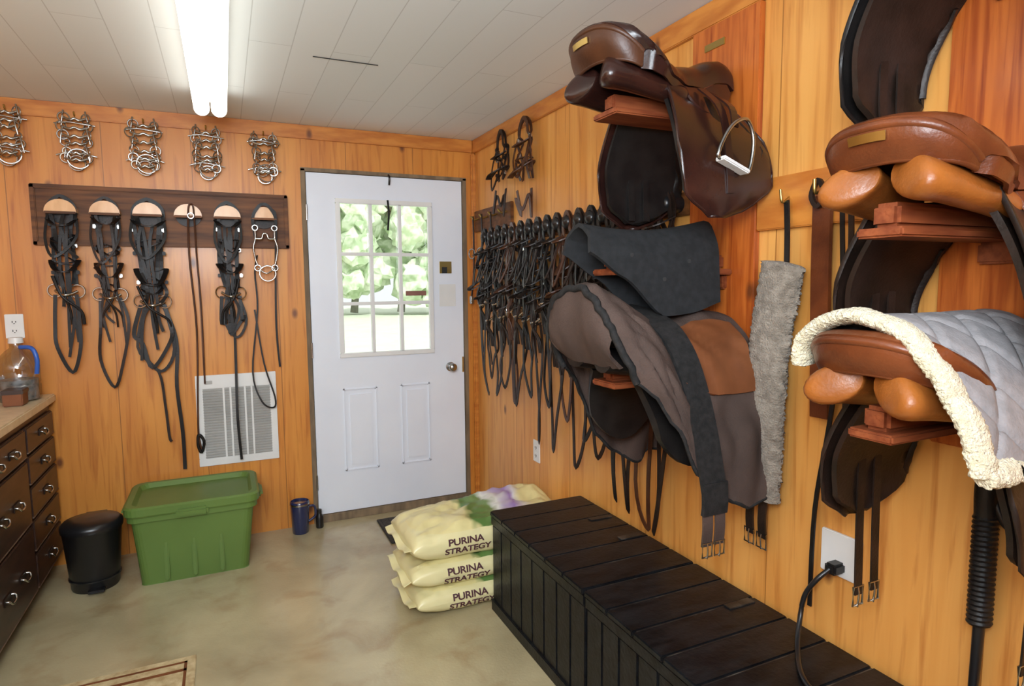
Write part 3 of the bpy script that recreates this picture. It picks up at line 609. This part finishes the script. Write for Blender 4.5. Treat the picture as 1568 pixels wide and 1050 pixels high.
# covered saddle
b=Bd(); x0,z0=-.56,1.18
KB=[(0,.02),(.12,.06),(.25,.14),(.4,.28),(.6,.36),(.8,.40),(1,.37)]
KHc=[(0,.235),(.06,.250),(.2,.21),(.4,.15),(.6,.135),(.8,.165),(1,.15)]
def CV(u,v,o=0):
    t=-1+2*v; s=u; a=abs(t); h=ip(s,KHc); d=ip(s,KB)
    yy=(.250+.02*s)*(1-(1-a)**2.0)*(.80+.2*min(1,s*3)); z=h-(h+d)*(a**1.7)
    w=.010*noise.noise(V((s*7,t*5,1.3)))+.012*noise.noise(V((s*3,t*9,4)))*a+.026*abs(noise.noise(V((s*6+t*3,t*5,2))))
    x=.515*s+.075*(a**2)*(1-s)**2-.02*math.sin(a*3)*(1-s)
    return V((x0+x,YA+math.copysign(yy+w+o,t),z0+z+o*(1-a)+w*.5))
b.sheet(lambda u,v:CV(u,v),48,56,.008,m_canvas)
def CE(u,v):
    p=CV(0,.18+.64*u); q=V((p.x+.05,YA+(p.y-YA)*.8,z0+.015)); k=v; r=p.lerp(q,k); r.x-=.03*math.sin(k*math.pi); return r
b.sheet(CE,24,10,.008,m_canvas)
P=[CV(0,i/40)+V((-.004,0,0)) for i in range(41)]; b.loft(P,[.011]*41,[.011]*41,m_web,seg=8)
P=[CV(i/40,0) for i in range(41)]; b.loft(P,[.006]*41,[.006]*41,m_web,seg=6); P=[CV(i/40,1) for i in range(41)]; b.loft(P,[.006]*41,[.006]*41,m_web,seg=6)
b.sheet(lambda u,v:CV(.42+.5*u,.20+.22*v*(1-.25*abs(u-.5)),.010),16,14,.006,m_patch)
pts=[CV(.40,.60,.012),CV(.41,.5,.014),CV(.43,.4,.014),CV(.46,.3,.018),CV(.48,.2,.016),CV(.49,.1,.014),CV(.49,.0,.014)+V((0,0,-.02))]
b.sweep(pts,.085,.010,m_web,(0,-1,.6)); e=pts[-1]
b.sweep([e+V((0,0,.03)),e+V((0,-.003,-.03)),e+V((0,0,-.06))],.085,.012,m_web,(0,-1,0))
for k in (-.022,.022):
    b.sweep([e+V((k,.002,-.05)),e+V((k,0,-.10)),e+V((k,.004,-.15))],.034,.006,m_canvas,(0,-1,0)); c=e+V((k,0,-.16))
    b.tube([c+V((-.017,0,.02)),c+V((.017,0,.02)),c+V((.017,0,-.02)),c+V((-.017,0,-.02))],.003,m_met,n=1,closed=True); b.tube([c+V((0,0,.02)),c+V((0,-.003,0)),c+V((0,0,-.025))],.0025,m_met)
for sg in (-1,1):
    pts=cr([V((x0+.04,YA+sg*.075,z0+.03)),V((x0+.2,YA+sg*.085,z0+.01)),V((x0+.45,YA+sg*.09,z0))],5); b.loft(pts,[.05]*len(pts),[.035]*len(pts),m_lb,seg=12)
    b.sheet(lambda u,v:V((x0+.12+.25*u+.04*v,YA+sg*(.11+.07*math.sin(v*1.5)),z0-.02-.26*v*(1-.35*(2*u-1)**2))),10,12,.02,m_lb)
b.obj('covered_saddle')
# black foam pad draped over middle rack
b=Bd()
def FP(u,v):
    x=-.555+.465*u; t=v
    zlow=ip(u,[(0,.07),(.25,.13),(.55,.245),(.8,.25),(1,.24)])
    s=-1+2*t; a=abs(s)
    y=.055*math.sin(min(1,a*2.2)*math.pi/2)+.02*a
    return V((x-.01*a*(1-u),YA+math.copysign(y,s),1.600+.022*u-zlow*max(0,a-.12)/.88-.012*(1-(1-min(1,a/.3))**2)-.025*math.sin(u*math.pi)))
b.sheet(FP,24,40,.012,m_foam)
for u,v in ((.3,.25),(.55,.2),(.75,.28)): p=FP(u,v); b.box(p+V((0,-.006,0)),(.012,.006,.012),m_dark,.002)
b.obj('foam_saddle_pad')
# fleece pad on lower right saddle
b=Bd()
CS=cr([V((0,.150,1.262)),V((0,.148,1.300)),V((0,.110,1.340)),V((0,.04,1.360)),V((0,-.03,1.353)),V((0,-.10,1.305)),V((0,-.155,1.235)),V((0,-.190,1.170)),V((0,-.205,1.125))],8)
def QP(u,v):
    k=v*(len(CS)-1); i=min(int(k),len(CS)-2); f=k-i; p=CS[i].lerp(CS[i+1],f)
    x=-.428+.39*u-.020*v
    g1=abs(math.sin((x*16+v*7)*1.9)); g2=abs(math.sin((x*16-v*7)*1.9))
    q=.007*(min(1,g1*2.2)+min(1,g2*2.2))
    return V((x,YC+p.y-q*.5,p.z-.004*math.sin(u*math.pi*.9)+q-.006))
b.sheet(QP,120,110,.008,m_quilt)
def fl(Pf,n,ra,rb,mat,seed=0,amp=1.):
    P=[Pf(i/n) for i in range(n+1)]; k=len(P); vs=[];seg=26
    for i,p in enumerate(P):
        a=P[max(0,i-1)];c=P[min(k-1,i+1)];T=(c-a).normalized();S=T.cross(V((1,0,0))); 
        if S.length<.1:S=T.orthogonal()
        S.normalize();U=S.cross(T).normalized()
        e=1 if 1<i<k-2 else (.8 if i in(1,k-2) else .25)
        for j in range(seg):
            an=2*math.pi*j/seg; d=S*math.cos(an)*ra*e+U*math.sin(an)*rb*e
            q=p+d; w=1+amp*(.17*noise.noise(q*190+V((seed,0,0)))+.10*noise.noise(q*45))
            vs.append(p+d*w)
    fs=[[i*seg+j,i*seg+(j+1)%seg,(i+1)*seg+(j+1)%seg,(i+1)*seg+j] for i in range(k-1) for j in range(seg)]
    fs+=[list(range(seg))[::-1],[(k-1)*seg+j for j in range(seg)]]
    b.add(vs,fs,mat,True)
PE=cr([QP(.02,i/40) for i in range(0,41,2)],6)   # smoothed pad edge
def edge(t):
    k=t*(len(PE)-1); i=min(int(k),len(PE)-2); return PE[i].lerp(PE[i+1],k-i)
PB=cr([QP(i/40,1.0) for i in range(0,41,4)],6)
def edge2(t):
    k=t*(len(PB)-1); i=min(int(k),len(PB)-2); return PB[i].lerp(PB[i+1],k-i)
fl(edge,260,.015,.028,m_flc)
fl(edge2,150,.022,.016,m_flc,3)
b.obj('fleece_saddle_pad')
# ---------------------------------------------------------------- fleece girth
b=Bd()
fl(lambda t:V((-.06-.01*math.sin(t*3),-2.525+.075*t+.010*math.sin(t*5),1.487-.70*t)),170,.072,.028,m_flg,5,.8)
b.v=[V((min(v.x,-.026),v.y,v.z)) for v in b.v]
b.sweep([(-.035,-2.505,1.66),(-.04,-2.515,1.57),(-.055,-2.53,1.47)],.016,.005,m_lb,(1,0,0))
b.tube([(-.02,-2.50,1.67),(-.05,-2.503,1.655),(-.055,-2.50,1.69)],.004,m_brass)
for k in (-.024,.024):
    b.sweep([(-.055,-2.45+k,.80),(-.057,-2.447+k,.72),(-.05,-2.445+k,.66)],.028,.007,m_ld,(1,0,0)); c=V((-.055,-2.445+k,.655))
    b.tube([c+V((0,-.018,.02)),c+V((0,.018,.02)),c+V((0,.018,-.025)),c+V((0,-.018,-.025))],.003,m_met,n=1,closed=True); b.tube([c+V((0,0,.02)),c+V((-.003,0,0)),c+V((0,0,-.028))],.0025,m_met)
b.obj('fleece_girth')
b=Bd(); b.sweep([(-.03,-2.62,1.66),(-.035,-2.625,1.5),(-.035,-2.63,1.3),(-.03,-2.635,1.06)],.055,.012,m_lred,(1,0,0)); b.sweep([(-.045,-2.615,1.70),(-.05,-2.60,1.66),(-.05,-2.62,1.63),(-.05,-2.64,1.66)],.012,.01,m_ld,(1,0,0),closed=True)
b.tube([(-.02,-2.62,1.68),(-.06,-2.62,1.665),(-.065,-2.62,1.70)],.005,m_brass); b.obj('leather_girth')
b=Bd()
b.sweep([(-.05,-2.70,1.66),(-.045,-2.69,1.62),(-.04,-2.70,1.3),(-.035,-2.67,1.05),(-.035,-2.635,.8),(-.035,-2.63,.52)],.012,.005,m_lb,(1,0,0))
b.sweep([(-.06,-2.70,1.66),(-.05,-2.72,1.60),(-.045,-2.72,1.3),(-.04,-2.72,.95)],.014,.005,m_ld,(1,0,0)); b.tube([(-.02,-2.70,1.68),(-.06,-2.70,1.665),(-.065,-2.70,1.70)],.005,m_brass); b.obj('rein_strap')
# ---------------------------------------------------------------- halters, small rack and row of bridles on right wall
RW=((0,1,0),(-1,0,0)); rg=random.Random(8)
b=Bd(); bridle(b,(-.02,-.53,2.27),*RW,rg,Lc=.26,Lr=.40,sp=.06,w=.02,m=m_ld,bitz=False,mess=0); b.obj('halter')
b=Bd(); bridle(b,(-.02,-.83,2.27),*RW,rg,Lc=.30,Lr=.45,sp=.075,w=.022,m=m_lbr,bitz=False,mess=0); b.obj('halter')
b=Bd(); b.bb(-.02,-.0,-.60,-.04,1.76,1.89,m_darkwood)
for y in (-.12,-.26,-.40,-.54):
    b.tube([(-.02,y,1.84),(-.05,y,1.83),(-.075,y,1.85)],.006,m_brass)
for y in (-.12,-.26,-.40): b.sweep([(-.06,y,1.85),(-.065,y-.02,1.7),(-.06,y,1.5),(-.065,y+.03,1.35)],.014,.006,m_ld,(-1,0,0)); b.box((-.065,y+.03,1.33),(.02,.03,.05),m_met,.004); b.ring((-.07,y,1.62),.03,.004,m_met,(1,.3,0))
b.obj('small_hook_rack')
b=Bd(); b.bb(-.022,0,-2.075,-.30,1.665,1.745,m_darkwood)
ys=[-.36-.098*i for i in range(18)]
for y in ys: b.lathe([(.0,-.105),(.022,-.10),(.03,-.09),(.03,-.03),(.03,-.02)],(0,y,1.705),m_blkpl,14,'x')
b.obj('bridle_hook_rail')
for i,y in enumerate(ys):
    b=Bd(); Lr=min(.85+.34*(i/17)+rg.uniform(-.12,.16),1.23)
    bridle(b,(-.05,y,1.737),*RW,rg,Lc=.42+rg.uniform(-.07,.08),Lr=Lr,sp=.043,dp=.065,w=.019,m=[m_lb,m_ld,m_lb,m_ld,m_lbr,m_ld][i%6],mess=4,strands=1)
    b.obj('bridle')
# ---------------------------------------------------------------- electrical box & cord, whip
zo=.69
b=outlet('p',(0,-2.70,zo),'x'); b.box((-.006,-2.70,zo),(.012,.12,.12),m_wpl,.003)
b.box((-.03,-2.70,zo-.03),(.045,.035,.03),m_blkpl,.006)
b.tube([(-.05,-2.70,zo-.03),(-.08,-2.685,.63),(-.09,-2.66,.58),(-.10,-2.655,.52),(-.16,-2.70,.462),(-.25,-2.80,.458),(-.30,-2.95,.458)],.007,m_blkpl); b.obj('power_outlet_with_cord')
b=Bd(); x=-.05;y=-3.065
b.tube([(x,y,1.04),(x-.003,y,.98),(x,y,.93)],lambda t:.022,m_lb,seg=12); 
for i in range(22): b.ring((x,y,.93-i*.011),.0185,.0062,m_lb,(0,.12,1),14)
b.tube([(x,y,.93),(x,y,.8),(x,y,.68),(x+.003,y+.006,.50),(x,y+.004,.455)],lambda t:.016-.009*t,m_blkpl,seg=10)
b.tube([(x-.0,y,1.03),(x-.01,y-.03,1.07),(x,y-.06,1.02),(x-.01,y-.05,.93),(x,y-.02,.96)],.008,m_lb,closed=True); b.obj('riding_crop')
# ---------------------------------------------------------------- lights
w=bpy.data.worlds.new('sky'); sc.world=w; w.use_nodes=True; bg=w.node_tree.nodes['Background']; bg.inputs[0].default_value=(.94,.98,1,1); bg.inputs[1].default_value=1.3
def area(name,loc,tgt,size,e,col=(1,1,1)):
    l=bpy.data.lights.new(name,'AREA'); l.shape='RECTANGLE'; l.size=size[0];l.size_y=size[1]; l.energy=e;l.color=col
    o=bpy.data.objects.new(name,l); o.location=loc; o.rotation_euler=(V(tgt)-V(loc)).to_track_quat('-Z','Y').to_euler(); sc.collection.objects.link(o); return o
area('flash_bounce',(-1.8,-4.3,2.1),(-1.2,-1.0,1.2),(1.5,.8),66,(.83,.92,1))
area('flash_up',(-1.7,-3.9,1.75),(-1.5,-1.6,2.6),(.5,.5),36,(.82,.92,1))
area('side_fill',(-2.75,-3.6,1.5),(0,-2.4,1.1),(1.0,1.0),8,(.88,.95,1))  # unseen fill lamp aimed at the right wall; no window on this side
s=bpy.data.lights.new('sun','SUN'); s.energy=3.7; s.angle=.02; so=bpy.data.objects.new('sun',s); so.rotation_euler=(math.radians(50),0,math.radians(20)); sc.collection.objects.link(so)
# ---------------------------------------------------------------- camera
cd=bpy.data.cameras.new('camera'); cd.sensor_width=36; cd.lens=21.90; cd.clip_start=.02
co=bpy.data.objects.new('camera',cd); sc.collection.objects.link(co)
yaw,pi_,ro=map(math.radians,(24.687,5.481,-.513))
d=V((math.sin(yaw)*math.cos(pi_),math.cos(yaw)*math.cos(pi_),-math.sin(pi_))); r0=V((math.cos(yaw),-math.sin(yaw),0)); u0=r0.cross(d)
R=r0*math.cos(ro)+u0*math.sin(ro); U=u0*math.cos(ro)-r0*math.sin(ro)
mw=Matrix((( R.x,U.x,-d.x,-1.495),(R.y,U.y,-d.y,-3.809),(R.z,U.z,-d.z,1.434),(0,0,0,1))); co.matrix_world=mw
sc.camera=co
